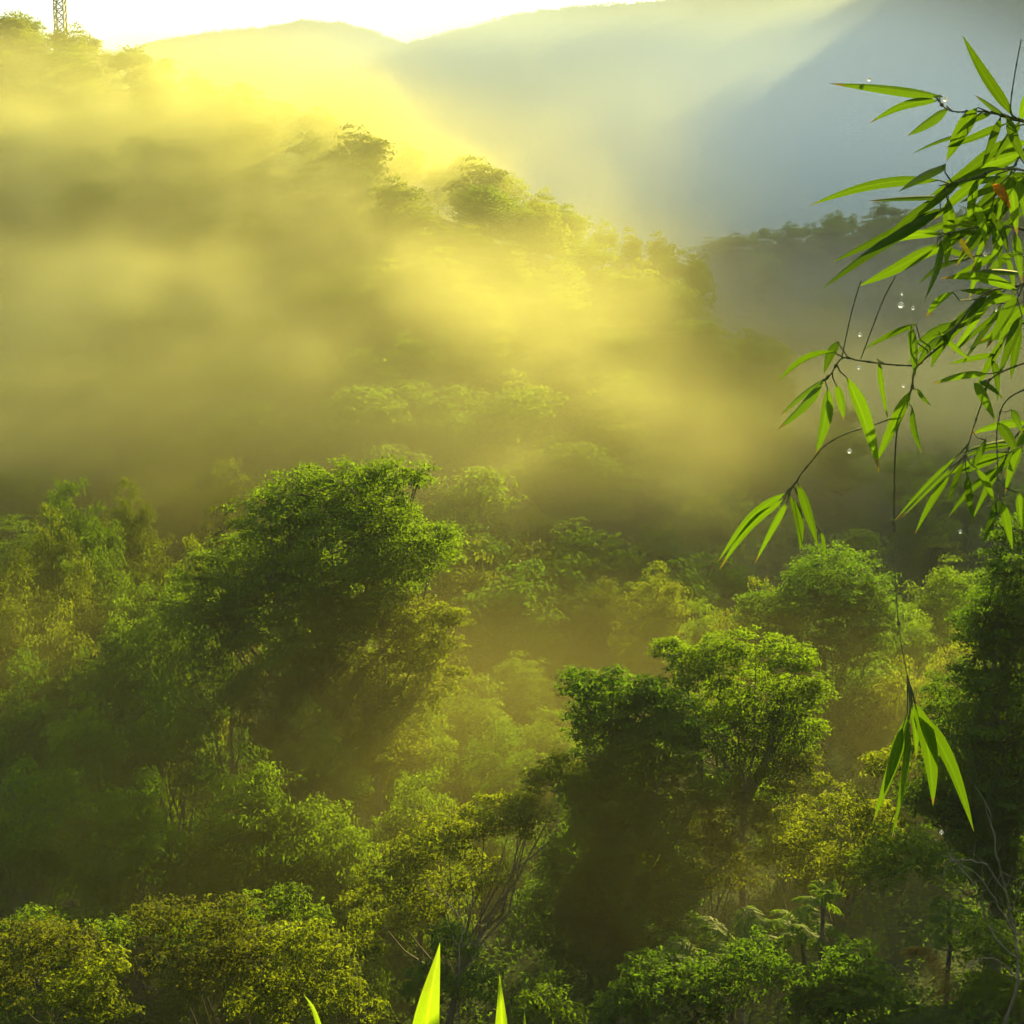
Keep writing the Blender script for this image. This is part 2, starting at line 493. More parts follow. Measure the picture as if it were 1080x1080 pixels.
def mist(name, blobs, dens, scale, thr, seed, aniso=.55, color=(1, .95, .72), stretch=(1, .8, 1.5), voxel=2.5, step=2.0):
    """A bank of drifting mist: soft patches broken up by turbulence, held in a volume grid of its own."""
    m, nt, pv = volume_mat('mist_' + name, color, dens, aniso)
    pv.inputs['Density Attribute'].default_value = 'density'
    m.cycles.volume_step_rate = step
    lo, hi = np.full(3, 1e9), np.full(3, -1e9)
    gt = bpy.data.node_groups.new('mist_' + name, 'GeometryNodeTree')
    gt.interface.new_socket('Geometry', in_out='INPUT', socket_type='NodeSocketGeometry')
    gt.interface.new_socket('Geometry', in_out='OUTPUT', socket_type='NodeSocketGeometry')
    N, L = gt.nodes, gt.links
    go = N.new('NodeGroupOutput')
    P = N.new('GeometryNodeInputPosition').outputs[0]
    def math_(op, a, b=None, c=None, clamp=False):
        n = N.new('ShaderNodeMath'); n.operation = op; n.use_clamp = clamp
        for k, v in enumerate((a, b, c)):
            if v is None: continue
            if isinstance(v, (int, float)): n.inputs[k].default_value = v
            else: L.new(v, n.inputs[k])
        return n.outputs[0]
    # the patches' outlines are bent by a slow swirl before the fine turbulence is laid in
    wn_ = N.new('ShaderNodeTexNoise'); wn_.inputs['Scale'].default_value = scale * .55; wn_.inputs['Detail'].default_value = 2
    L.new(P, wn_.inputs['Vector'])
    wc = N.new('ShaderNodeVectorMath'); wc.operation = 'SUBTRACT'; L.new(wn_.outputs['Color'], wc.inputs[0]); wc.inputs[1].default_value = (.5, .5, .5)
    wm = N.new('ShaderNodeVectorMath'); wm.operation = 'MULTIPLY_ADD'; L.new(wc.outputs[0], wm.inputs[0])
    sw = 1.3 / scale; wm.inputs[1].default_value = (sw, sw, sw * .5); L.new(P, wm.inputs[2])
    W = wm.outputs[0]
    total = None
    for (c, r, k) in blobs:
        c, r = np.array(c, float), np.array(r, float)
        mg = r * 1.8 + min(.5 / scale, 16.0) * np.array((1, 1, .5))
        lo = np.minimum(lo, c - mg); hi = np.maximum(hi, c + mg)
        s = N.new('ShaderNodeVectorMath'); s.operation = 'SUBTRACT'; L.new(W, s.inputs[0]); s.inputs[1].default_value = tuple(c)
        d = N.new('ShaderNodeVectorMath'); d.operation = 'DIVIDE'; L.new(s.outputs[0], d.inputs[0]); d.inputs[1].default_value = tuple(r)
        q = N.new('ShaderNodeVectorMath'); q.operation = 'DOT_PRODUCT'; L.new(d.outputs[0], q.inputs[0]); L.new(d.outputs[0], q.inputs[1])
        w = math_('MULTIPLY', math_('EXPONENT', math_('MULTIPLY', q.outputs['Value'], -1.3)), float(k))
        total = w if total is None else math_('ADD', total, w)
    mp = N.new('ShaderNodeVectorMath'); mp.operation = 'MULTIPLY_ADD'
    L.new(W, mp.inputs[0]); mp.inputs[1].default_value = tuple(scale * v for v in stretch); mp.inputs[2].default_value = (seed, seed * 2.3, seed * .7)
    no = N.new('ShaderNodeTexNoise'); no.inputs['Scale'].default_value = 1.0; no.inputs['Detail'].default_value = 5; no.inputs['Roughness'].default_value = .6
    L.new(mp.outputs[0], no.inputs['Vector'])
    mr = N.new('ShaderNodeMapRange'); mr.interpolation_type = 'SMOOTHSTEP'
    for nm, v in (('From Min', thr), ('From Max', thr + .22), ('To Min', .22), ('To Max', 1.0)): mr.inputs[nm].default_value = v
    L.new(no.outputs[0], mr.inputs['Value'])
    den = math_('MULTIPLY', math_('MAXIMUM', math_('SUBTRACT', total, .03), 0.0), mr.outputs[0])
    lo[2] = max(lo[2], -41.0)
    vc = N.new('GeometryNodeVolumeCube')
    L.new(den, vc.inputs['Density'])
    vc.inputs['Min'].default_value = tuple(lo); vc.inputs['Max'].default_value = tuple(hi)
    for ax, k in zip('XYZ', range(3)): vc.inputs['Resolution ' + ax].default_value = max(8, int((hi[k] - lo[k]) / voxel))
    sm = N.new('GeometryNodeSetMaterial'); sm.inputs['Material'].default_value = m
    L.new(vc.outputs[0], sm.inputs[0]); L.new(sm.outputs[0], go.inputs[0])
    vd = bpy.data.volumes.new('mist')
    vd.materials.append(m)
    o = bpy.data.objects.new('mist', vd); col.objects.link(o)
    md = o.modifiers.new('mist', 'NODES'); md.node_group = gt
    o['kind'] = 'stuff'
    return o

mist('hillside', [
    (at(320, 325, 150), (44, 16, 14), 1.1),
    (at(330, 440, 126), (40, 14, 7), 1.3),
    (at(60, 430, 140), (30, 16, 10), 1.1),
    (at(90, 310, 175), (44, 20, 18), 1.3),
    (at(200, 180, 235), (56, 24, 16), 2.2),
    (at(60, 110, 286), (50, 26, 10), 1.4),
    (at(150, 130, 255), (50, 18, 12), 1.4),
    (at(170, 122, 303), (34, 24, 8), .45),
        (at(340, 165, 236), (46, 13, 11), 1.6),
    (at(430, 190, 220), (22, 12, 8), 1.0),
    (at(520, 300, 160), (22, 18, 14), .5),
    (at(590, 375, 160), (11, 14, 11), .5),
    (at(580, 480, 140), (14, 14, 8), .3),
    (at(620, 550, 138), (22, 9, 8), 1.5),
    (at(430, 440, 128), (26, 11, 8), 1.2),
    (at(720, 340, 240), (24, 24, 10), .35),
    (at(930, 385, 245), (30, 24, 14), .5),
    (at(1040, 420, 230), (30, 26, 14), .8),
], 0.029, .054, .43, 6.0, aniso=.15, voxel=2.2, color=(1, .945, .41), stretch=(.75, .22, 1.25))
mist('distance', [
    (at(800, 160, 1040), (360, 110, 84), 1.7),
    (at(950, 220, 800), (300, 150, 55), 1.2),
    (at(420, 130, 1080), (160, 90, 60), .3),
    (at(880, 290, 385), (75, 34, 22), .55),
], 0.022, .006, .26, 5.0, aniso=0.0, voxel=13, color=(.88, .97, 1.0))
mist('valley', [
    (at(250, 720, 74), (26, 12, 6), .9),
    (at(430, 760, 80), (16, 14, 6), .4),
    (at(60, 560, 125), (34, 20, 8), .6),
    (at(170, 520, 118), (8, 9, 6), .9),
    (at(560, 620, 125), (22, 18, 9), .15),
    (at(620, 520, 175), (26, 24, 9), .3),
    (at(560, 960, 50), (8, 7, 6), .5),
    (at(900, 740, 84), (18, 12, 7), .7),
    (at(100, 880, 58), (22, 10, 6), .6),
], 0.0085, .05, .34, 8.0, voxel=1.6, color=(1, .92, .35))

# ------------------------------------------------------------------ far forest and undergrowth
def far_forest():
    rg = np.random.default_rng(5)
    Cs, Ns, Ss = [], [], []
    n = 9000
    u = rg.uniform(0, 1, n)
    Yd = np.select([u < .42, u < .68, u < .9], [rg.normal(1194, 8, n), rg.uniform(700, 1180, n), rg.normal(1893, 8, n)], rg.uniform(1650, 1880, n))
    px = np.where(u < .42, rg.uniform(380, 1000, n), np.where(u < .68, rg.uniform(250, 1200, n), rg.uniform(40, 480, n)))
    x = (px - 540) / F * Yd
    z = ground_z(x, Yd) - 1.0
    h = rg.uniform(3.0, 6.0, n) + 3.5 * rg.uniform(0, 1, n) ** 6
    per = 22
    ci = np.repeat(np.arange(n), per)
    o = unit(rg.normal(0, 1, (n * per, 3))) * rg.uniform(.3, 1, (n * per, 1)) ** .5
    wv = (h * rg.uniform(.7, 1.1, n))[ci]
    C = np.stack((x[ci] + o[:, 0] * wv, Yd[ci] + o[:, 1] * wv, z[ci] + h[ci] * .6 + o[:, 2] * h[ci] * .55), -1)
    Nn = o + np.array((0, 0, .5)) + rg.normal(0, .4, (n * per, 3))
    V, Fi = leaves(C, Nn, 2.8, rg, .9)
    o = link('far_forest', mesh_np('far_forest', V, Fi, M['deep'])); o['kind'] = 'stuff'
far_forest()

def undergrowth():
    rg = np.random.default_rng(9)
    Vs, Fs, b = [], [], 0
    for (n, y0, y1, cl, lf, per) in ((1100, 14, 60, .9, .17, 80), (3200, 50, 170, 1.7, .26, 60), (5200, 150, 440, 3.0, .42, 56)):
        Yd = np.sqrt(rg.uniform(y0 ** 2, y1 ** 2, n))
        px = rg.uniform(-160, 1240, n)
        x = (px - 540) / F * Yd
        z = ground_z(x, Yd)
        s = cl * rg.uniform(.6, 1.4, n)
        ci = np.repeat(np.arange(n), per)
        o = unit(rg.normal(0, 1, (n * per, 3))) * rg.uniform(.35, 1, (n * per, 1)) ** .5
        o[:, 2] = np.abs(o[:, 2])
        C = np.stack((x[ci], Yd[ci], z[ci]), -1) + o * s[ci][:, None] * np.array((1.2, 1.2, 1.3))
        V, Fi = leaves(C, o + np.array((0, 0, .5)) + rg.normal(0, .4, (n * per, 3)), lf, rg, .5)
        Vs.append(V); Fs.append(Fi + b); b += len(V)
    o = link('undergrowth', mesh_np('undergrowth', np.concatenate(Vs), np.concatenate(Fs), M['deep'])); o['kind'] = 'stuff'
undergrowth()

# ------------------------------------------------------------------ hill trees in the mist
taken = []
def hill_trees():
    rg = np.random.default_rng(14)
    n = 0
    for _ in range(4000):
        if n >= 160: break
        Yd = rg.uniform(118, 330) if n % 3 else rg.uniform(118, 210); px = rg.uniform(-60, 800)
        x = (px - 540) / F * Yd
        yc = np.interp(x, HX, HY)
        if Yd > yc - 12: continue
        z = gz(x, Yd)
        if Yd < 140 and px < 420: continue
        h = rg.uniform(9, 15)
        if any((x - a) ** 2 + (Yd - b) ** 2 < 32 for a, b in taken): continue
        taken.append((x, Yd)); n += 1
        far_p.place(int(rg.integers(4)), (x, Yd, z - .3), h, h * rg.uniform(.34, .46), 'forest tree on the hillside, its crown half lost in golden mist', 'trees in the golden mist on the hillside')
hill_trees()

# ridge line trees: (px, py of the top, half width px, distance offset from the crest, label)
ridge = [
    (8, 18, 30, 0, 'tallest dark crown standing on the ridge beside the lattice mast'),
    (38, 34, 22, 4, 'smaller crown between the tallest ridge tree and the lattice mast'),
    (90, 32, 18, -2, 'round crown on the ridge on the far side of the lattice mast'),
    (112, 52, 16, 2, 'low crown on the ridge just past the round crown by the mast'),
    (140, 54, 18, 0, 'crown on the ridge under the first rise of the distant mountain'),
    (170, 62, 20, 0, 'crown on the misty ridge below the small distant peak'),
    (205, 74, 20, 0, 'blurred crown on the bright misty ridge, uphill of the open slope'),
    (250, 88, 22, 0, 'blurred crown at the brightest patch of mist on the ridge'),
    (300, 108, 22, 0, 'blurred crown on the ridge where the mist starts to thin'),
    (345, 128, 22, 0, 'hazy crown on the ridge just above the first clear silhouettes'),
    (385, 146, 24, 0, 'first clear yellow crown on the descending ridge line'),
    (428, 150, 24, 0, 'domed yellow crown standing highest on the clear part of the ridge'),
    (462, 172, 18, 4, 'small crown in the notch beside the domed ridge crown'),
    (492, 164, 27, 0, 'broad round crown on the ridge after the notch'),
    (540, 186, 22, 0, 'ragged crown on the ridge below the broad round one'),
    (572, 198, 20, 0, 'thin feathery crown on the middle of the descending ridge'),
    (600, 216, 22, 0, 'darker crown at the step in the descending ridge'),
    (636, 232, 18, 0, 'thin see-through crown in the gap of the ridge'),
    (664, 240, 17, 0, 'pale crown beside the last dark crown of the ridge'),
    (696, 244, 23, 0, 'last dark round crown at the low end of the ridge'),
    (735, 268, 22, 0, 'low crown where the ridge dips into the valley'),
]
for px, py, hw, dy, lab in ridge:
    for _ in range(3):
        x = (px - 540) / F * (float(np.interp((px - 540) / F * 270, HX, HY)))
        Yd = float(np.interp(x, HX, HY)) + dy
        x = (px - 540) / F * Yd
    top = at(px, py, Yd)
    b = gz(top[0], Yd)
    far_p.place(int(rng.integers(4)), (top[0], Yd, b - .3), max(6, top[2] - b + .3), hw / F * Yd, lab)
labs = ['first tree of the blue-grey second ridge beside the valley gap', 'low crown second from the valley gap on the blue-grey ridge', 'third crown from the valley gap on the blue-grey ridge',
        'tall pale crown on the blue-grey ridge', 'dim crown on the blue-grey ridge between two taller ones', 'crown on the blue-grey ridge near the longest bamboo leaf']
pxs = list(range(748, 1075, 15))
for k, px in enumerate(pxs):
    py = float(np.interp(px, (748, 776, 800, 850, 900, 1080), (270, 254, 244, 238, 226, 214))) + rng.uniform(-4, 5)
    Yd = (424, 432, 416)[k % 3]
    top = at(px, py, Yd); b = gz(top[0], Yd) - 4.0
    lab = labs[k] if k < 6 else 'tree of the blue-grey ridge, mostly covered by the bamboo leaves'
    far_p.place(int(rng.integers(4)), (top[0], Yd, b), max(11, top[2] - b), rng.uniform(12, 17) / F * Yd, lab, 'trees of the ridge behind the bamboo' if k >= 6 else None)
n = 0
rg = np.random.default_rng(4)
for _ in range(900):
    if n >= 66: break
    Yd = rg.uniform(385, 420) if n < 16 else rg.uniform(330, 420) if n < 32 else rg.uniform(150, 330); px = rg.uniform(715 if n < 32 else 770, 1130); x = (px - 540) / F * Yd
    if any((x - a) ** 2 + (Yd - b) ** 2 < 60 for a, b in taken): continue
    taken.append((x, Yd)); n += 1
    h = rg.uniform(9, 14) if Yd > 330 else rg.uniform(8, 12)
    far_p.place(int(rg.integers(4)), (x, Yd, gz(x, Yd) - .3), h, h * .42, 'forest tree on the shaded blue-grey slope behind the bamboo', 'trees on the shaded slope behind the bamboo')

# ------------------------------------------------------------------ valley trees: px, py of the top, distance, half width px, kind, label
valley = [
    (20, 592, 88, 55, 1, 'glinting tree of the valley edge below the tall palm-like crown'),
    (70, 506, 108, 44, 0, 'tall feathery tree standing above the forest at the valley edge'),
    (132, 500, 112, 40, 1, 'tall yellow-tipped tree next to the feathery one'),
    (20, 545, 116, 46, 0, 'hazy tree behind the glinting one at the valley edge'),
    (100, 566, 96, 52, 4, 'dense green tree in front of the two tall feathery trees'),
    (165, 568, 94, 42, 1, 'bushy yellow tree below the gap of brown mist'),
    (236, 524, 100, 46, 3, 'brown-tinged tree leaning against the great dark crown'),
    (238, 486, 134, 46, 5, 'faint yellow tree dissolving in mist behind the brown-tinged one'),
    (196, 500, 138, 36, 1, 'faintest pale tree at the edge of the brown mist gap'),
    (185, 606, 84, 48, 4, 'plain green tree at the foot of the great dark crown'),
    (62, 630, 80, 54, 1, 'yellow-lit tree in the second row of the valley edge'),
    (128, 634, 78, 50, 4, 'tree with one bright bough in the second row'),
    (236, 650, 78, 54, 2, 'dark flat tree under the great crown'),
    (306, 664, 76, 56, 3, 'dim tree with brownish mist drifting before it'),
    (18, 690, 72, 58, 2, 'dark tree in the deep shade of the valley'),
    (180, 716, 70, 60, 2, 'deep-shade tree in the middle of the dark slope'),
    (90, 736, 68, 62, 4, 'dull green tree above the dark hollow'),
    (335, 742, 72, 58, 2, 'dark tree beyond the umbrella-shaped green crown'),
    (270, 792, 62, 80, 4, 'umbrella-shaped green crown in the shaded valley'),
    (30, 800, 60, 70, 2, 'large dark tree by the hollow'),
    (140, 816, 58, 64, 2, 'dark tree next to the umbrella-shaped crown'),
    (430, 722, 82, 56, 4, 'misty tree below the drooping yellow boughs'),
    (490, 716, 90, 52, 0, 'blurred tree in the misty middle of the valley'),
    (530, 764, 80, 50, 2, 'blurred dark tree just behind the vine-draped one'),
    (440, 812, 68, 60, 0, 'dim rounded tree behind the yellow lit tree'),
    (360, 850, 62, 56, 4, 'dim tree between the umbrella crown and the yellow lit tree'),
    (570, 690, 118, 50, 0, 'faint tree in the dark gap of the valley'),
    (640, 612, 122, 40, 5, 'ghostly pale tree in mist behind the vine-draped one'),
    (692, 590, 114, 42, 1, 'slim yellow-green tree rising out of the mist'),
    (742, 634, 104, 36, 0, 'small tree in the dip between the slim and the domed tree'),
    (800, 606, 100, 46, 1, 'bright-topped tree on the shoulder of the domed tree'),
    (960, 640, 102, 46, 0, 'hazy tree beside the hanging bamboo stem'),
    (1000, 590, 112, 46, 4, 'hazy tall tree between the hanging bamboo and the dark ivy tree'),
    (950, 690, 88, 50, 1, 'yellow hazy tree right behind the hanging bamboo stem'),
    (1015, 660, 94, 44, 1, 'pale tree close to the edge of the dark ivy tree'),
    (48, 528, 98, 46, 1, 'broad yellow-green tree at the sunlit end of the valley canopy'),
    (102, 536, 102, 40, 4, 'full green tree between the tall feathery tree and the bushy yellow one'),
    (205, 560, 92, 44, 1, 'sunlit yellow tree pressed against the side of the great dark crown'),
    (150, 612, 86, 50, 0, 'rounded green tree in the middle of the sunlit canopy'),
    (14, 640, 84, 50, 5, 'flat-topped yellow tree at the very edge of the sunlit canopy'),
    (85, 590, 90, 44, 5, 'spreading pale tree in the middle of the sunlit canopy'),
    (545, 690, 106, 44, 4, 'dim green tree in the gap between the two dark great trees'),
    (515, 745, 94, 46, 2, 'dark low tree in the gap, nearer than the dim green one'),
    (575, 750, 90, 40, 0, 'low green tree in the gap close to the vine-draped tree'),
    (470, 640, 120, 46, 4, 'soft green tree just past the drooping yellow boughs'),
    (830, 770, 82, 40, 4, 'dim tree in the gap behind the tall slender tree'),
]
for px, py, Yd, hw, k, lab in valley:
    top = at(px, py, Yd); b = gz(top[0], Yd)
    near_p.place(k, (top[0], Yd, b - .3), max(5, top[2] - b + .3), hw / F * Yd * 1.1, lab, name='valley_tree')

# ------------------------------------------------------------------ the trees one knows by their outline
def hero(name, items, Y, leaf, mat, label, base_px, cat='tree', seed=1, flat=.8, back=True, **kw):
    rg = np.random.default_rng(seed)
    lob = lobes_px(items, Y, rg, flat=flat, back=back)
    bx = (base_px - 540) / F * Y
    return make_tree(name, (bx, Y, gz(bx, Y) - .2), lob, leaf, M and mat, label, cat, rg=rg, **kw)

hero('spreading_tree', [(325, 520, 38), (285, 545, 34), (375, 518, 36), (408, 502, 22), (440, 498, 14), (428, 580, 38), (458, 572, 24), (350, 580, 52), (275, 595, 48), (222, 605, 30),
     (405, 548, 34), (310, 560, 40), (330, 600, 44), (290, 630, 46), (240, 650, 44), (360, 640, 42), (400, 600, 30), (210, 640, 36), (310, 680, 50), (370, 700, 44)], 80, .25, 'green', 'great dark spreading tree, highest crown of the valley trees', 345, seed=31, clump=.75, per=36, trunk_r=.45, squash=.7, dens=1.5)
hero('drooping_tree', [(405, 642, 30), (450, 652, 26), (478, 652, 12), (372, 668, 30), (340, 648, 24), (420, 690, 30), (360, 700, 26), (440, 690, 26), (400, 730, 34), (345, 735, 30), (380, 765, 36), (350, 790, 36), (410, 785, 30), (375, 810, 40), (455, 715, 26), (430, 740, 30), (425, 660, 24), (465, 680, 18)], 77, .22, 'yellow',
     'yellow tree with drooping boughs below the great dark spreading tree', 390, seed=32, clump=.6, per=34, trunk_r=.22, fork=.75)
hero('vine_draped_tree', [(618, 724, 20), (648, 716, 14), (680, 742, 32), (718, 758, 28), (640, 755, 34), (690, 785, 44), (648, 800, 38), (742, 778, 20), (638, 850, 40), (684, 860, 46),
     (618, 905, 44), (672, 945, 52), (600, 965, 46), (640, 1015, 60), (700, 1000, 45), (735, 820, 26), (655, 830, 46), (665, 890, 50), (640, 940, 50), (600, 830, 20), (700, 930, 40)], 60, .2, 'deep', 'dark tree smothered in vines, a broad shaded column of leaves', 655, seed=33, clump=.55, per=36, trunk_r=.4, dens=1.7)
hero('tall_slender_tree', [(712, 690, 20), (700, 676, 10), (758, 690, 26), (798, 684, 32), (842, 692, 22), (780, 722, 38), (842, 730, 28), (862, 722, 14), (752, 748, 28), (812, 758, 32),
     (838, 786, 22), (772, 790, 24), (800, 800, 26), (735, 715, 28), (725, 775, 26), (848, 760, 24), (795, 760, 34), (760, 825, 20), (815, 835, 18)], 64, .2, 'green', 'tall slender-trunked tree with a wide flat crown beside the vine-draped tree', 797, seed=34, clump=.55, per=34, bark='pale', trunk_r=.2, fork=.72, flat=.62)
hero('small_leaved_tree', [(762, 845, 22), (795, 862, 24), (748, 882, 28), (775, 915, 30), (735, 925, 20)], 61, .15, 'brown', 'small brownish-leaved tree under the tall slender tree', 765, seed=35, clump=.45, per=36, trunk_r=.14)
hero('hanging_bough_tree', [(842, 805, 16), (862, 822, 12), (828, 830, 12), (850, 850, 12)], 62.5, .18, 'yellow', 'thin light-leaved tree hanging beside the slender trunk', 835, seed=46, clump=.4, per=30, trunk_r=.1)
hero('lit_bush', [(852, 878, 28), (895, 852, 26), (938, 806, 20), (962, 786, 16), (872, 915, 32), (820, 898, 24), (925, 868, 26), (905, 905, 26)], 57, .17, 'yellow',
     'bright yellow-green bush sloping up to the hanging bamboo leaves', 880, 'bush', seed=36, clump=.45, per=36, trunk_r=.16)
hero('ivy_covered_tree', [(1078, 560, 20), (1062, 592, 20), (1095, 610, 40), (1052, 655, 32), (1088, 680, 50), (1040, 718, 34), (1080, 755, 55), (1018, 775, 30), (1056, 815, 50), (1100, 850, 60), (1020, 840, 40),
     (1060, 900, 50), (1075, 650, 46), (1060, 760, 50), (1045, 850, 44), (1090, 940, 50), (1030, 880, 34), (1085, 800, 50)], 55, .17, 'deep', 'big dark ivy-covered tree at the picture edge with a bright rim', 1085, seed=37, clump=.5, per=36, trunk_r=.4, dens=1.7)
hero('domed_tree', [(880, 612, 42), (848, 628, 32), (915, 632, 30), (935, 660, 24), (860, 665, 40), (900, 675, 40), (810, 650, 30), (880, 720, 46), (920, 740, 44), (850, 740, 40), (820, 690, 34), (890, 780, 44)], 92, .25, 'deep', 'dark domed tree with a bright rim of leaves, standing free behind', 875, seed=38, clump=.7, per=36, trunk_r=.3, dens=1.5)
hero('lit_tree', [(430, 905, 26), (398, 925, 22), (472, 880, 30), (512, 862, 26), (542, 856, 22), (382, 948, 18), (440, 950, 30), (500, 920, 28), (572, 822, 18), (560, 862, 22), (592, 808, 14)], 55, .2, 'yellow',
     'yellow lit tree with bare twigs reaching towards the vine-draped tree', 450, seed=39, clump=.5, per=30, trunk_r=.18)

shrubs = [
    ([(20, 1000, 34), (50, 990, 28), (70, 1010, 26), (10, 1040, 36)], 40, .16, 'brown', 'brownish shrub with a thin dark trunk in the bottom corner', 36),
    ([(85, 1040, 32), (110, 1020, 24), (60, 1060, 30), (115, 1065, 30)], 38.5, .17, 'yellow', 'pale-leaved shrub next to the brownish corner shrub', 90),
    ([(160, 975, 26), (205, 972, 30), (245, 985, 30), (180, 1015, 36), (230, 1030, 40), (260, 1010, 30)], 42, .15, 'brown', 'widest rusty-leaved shrub of the bottom row', 210),
    ([(300, 1000, 26), (330, 985, 20), (345, 1010, 22), (310, 1035, 36), (280, 1060, 34)], 43, .16, 'yellow', 'yellow-green shrub between the rusty shrub and the yellow lit tree', 310),
    ([(360, 1050, 24), (385, 1065, 20), (340, 1070, 20)], 41, .15, 'yellow', 'low shrub near the tip of the arching grass stem', 362),
    ([(575, 1055, 20), (600, 1070, 18), (555, 1068, 16)], 44, .16, 'green', 'small shrub behind the bright blade leaves', 578),
    ([(385, 975, 18), (372, 1000, 18), (395, 1005, 16)], 47, .17, 'yellow', 'sparse shrub below the yellow lit tree', 385),
    ([(960, 900, 30), (990, 915, 26), (930, 920, 24)], 50, .18, 'green', 'shaded shrub under the hanging bamboo leaves', 960),
    ([(800, 1020, 30), (840, 1040, 34), (760, 1045, 30)], 44, .18, 'deep', 'dark shrub below the spiky palms', 800),
    ([(900, 1030, 34), (935, 1055, 30), (870, 1065, 34)], 43, .18, 'deep', 'dark shrub beside the brown plume', 900),
    ([(1040, 1000, 30), (1075, 1020, 34), (1060, 1060, 36)], 44, .18, 'green', 'shaded shrub behind the bare branches', 1058),
    ([(690, 1040, 34), (730, 1060, 30), (660, 1070, 34)], 45, .18, 'deep', 'dark shrub at the foot of the vine-draped tree', 690),
    ([(480, 1000, 22), (500, 1040, 26), (450, 1040, 26)], 47, .18, 'deep', 'dark shrub behind the tallest bright blade leaf', 478),
    ([(112, 990, 24), (60, 1000, 30), (28, 972, 20)], 50, .18, 'green', 'dark shrub in the hollow behind the bottom row', 75),
    ([(250, 972, 24), (306, 950, 22), (196, 990, 26), (330, 968, 20)], 51, .18, 'green', 'dark shrub behind the rusty-leaved shrub', 245),
]
for k, (it, Y, lf, mt, lab, bpx) in enumerate(shrubs):
    hero('shrub', it, Y, lf, mt, lab, bpx, 'shrub', seed=60 + k, clump=.30, per=15, trunk_r=.06, fork=.35, dens=1.0, low=-.5)

# ------------------------------------------------------------------ palms, plume, bare tree
def palm(px, py, Y, size, label, nf, seed, mat='palm', spread=1.0):
    rg = np.random.default_rng(seed)
    c = at(px, py + 22, Y); size = size * 1.3
    b = gz(c[0], Y)
    root = empty('palm', (c[0], Y, b - .1), label, 'palm', None)
    h = c[2] - b + .1
    tb = Tubes(); tb.add(bend((0, 0, -.3), (0, 0, h), 5, 0, .01, rg), [.11, .1, .09, .08, .07], 7)
    link('trunk', tb.mesh('palm_trunk', M['bark']), root)
    for k in range(nf):
        a = k * 2.4 + rg.uniform(-.3, .3); up = rg.uniform(-.15, 1.4)
        d = np.array((math.cos(a) * spread, math.sin(a) * spread, up)); d /= np.linalg.norm(d)
        Ls = size * rg.uniform(.8, 1.2)
        t = np.linspace(0, 1, 16)
        P = np.array((0, 0, h)) + np.outer(t * Ls, d) + np.outer(t ** 2.2 * Ls * -.45, (0, 0, 1))
        tg = unit(np.gradient(P, axis=0)); side = unit(np.cross(tg, (0, 0, 1))); nv = np.cross(side, tg)
        V, Fi = [], []
        for q in range(2, 16):
            for s in (-1, 1):
                w = Ls * .33 * math.sin(math.pi * min(1, .15 + .8 * t[q])) + .05
                ax = unit(side[q] * s * .8 + tg[q] * .75 - np.array((0, 0, .25)) + rg.normal(0, .08, 3)); wd = np.cross(ax, nv[q]) * .035 * size
                b0 = len(V); p = P[q]
                V += [p, p + ax * w * .4 + wd, p + ax * w - np.array((0, 0, .35 * w)), p + ax * w * .4 - wd]
                Fi.append((b0, b0 + 1, b0 + 2, b0 + 3))
        nb = len(V)
        for q in range(16):
            V += [P[q] + side[q] * .012 * size * (1.2 - t[q]), P[q] - side[q] * .012 * size * (1.2 - t[q])]
        for q in range(15):
            Fi.append((nb + 2 * q, nb + 2 * q + 1, nb + 2 * q + 3, nb + 2 * q + 2))
        link('frond', mesh_np('frond', np.array(V), np.array(Fi), M[mat]), root)

palm(735, 995, 47, 1.5, 'spiky palm lowest in the clump, with glinting tips', 13, 1)
palm(775, 972, 48, 1.6, 'spiky palm in the middle of the clump', 14, 2)
palm(845, 962, 48, 1.4, 'spiky palm nearest the fresh green upright one', 13, 3)
palm(868, 930, 47, 1.0, 'fresh green upright palm tuft below the bright bush', 11, 4, spread=.35)
palm(1002, 948, 48, 1.0, 'small shaded palm tuft by the bare branches', 11, 5, spread=.7)
palm(560 + 60, 300 + 760, 45, .9, 'small palm tuft behind the second bright blade leaf', 9, 6)

def plume(px, py, Y, label):
    rg = np.random.default_rng(77)
    c = at(px, py, Y); b = gz(c[0], Y)
    root = empty('reed_plume', (c[0], Y, b), label, 'reed')
    P = smooth_path(np.array([at(1012, 1110, Y), at(1014, 1060, Y), at(1004, 1025, Y), at(985, 1003, Y), at(968, 1000, Y)]) - np.array((c[0], Y, b)), 30)
    P = np.vstack(((P[0][0], 0, -.2), P))
    tb = Tubes(); tb.add(P, np.linspace(.02, .006, len(P)), 5)
    link('stem', tb.mesh('plume_stem', M['plume']), root)
    V, Fi = [], []
    for q in range(10, 31):
        for s in range(9):
            p = P[q]; ln = rg.uniform(.5, 1.0) * (1.25 - .025 * (q - 10))
            d = unit(np.array((-1.0, rg.normal(0, .5), -.35 + rg.normal(0, .18))))
            wv = np.array((0, 0, .014)); e = p + d * ln + np.array((0, 0, -.22 * ln)); mid = p + d * ln * .5
            b0 = len(V); V += [p + wv * .5, mid + wv, e, mid - wv]; Fi.append((b0, b0 + 1, b0 + 2, b0 + 3))
    link('plume', mesh_np('plume', np.array(V), np.array(Fi), M['plume']), root)
plume(1012, 1080, 42, 'drooping brown feathery reed plume among dark shrubs')

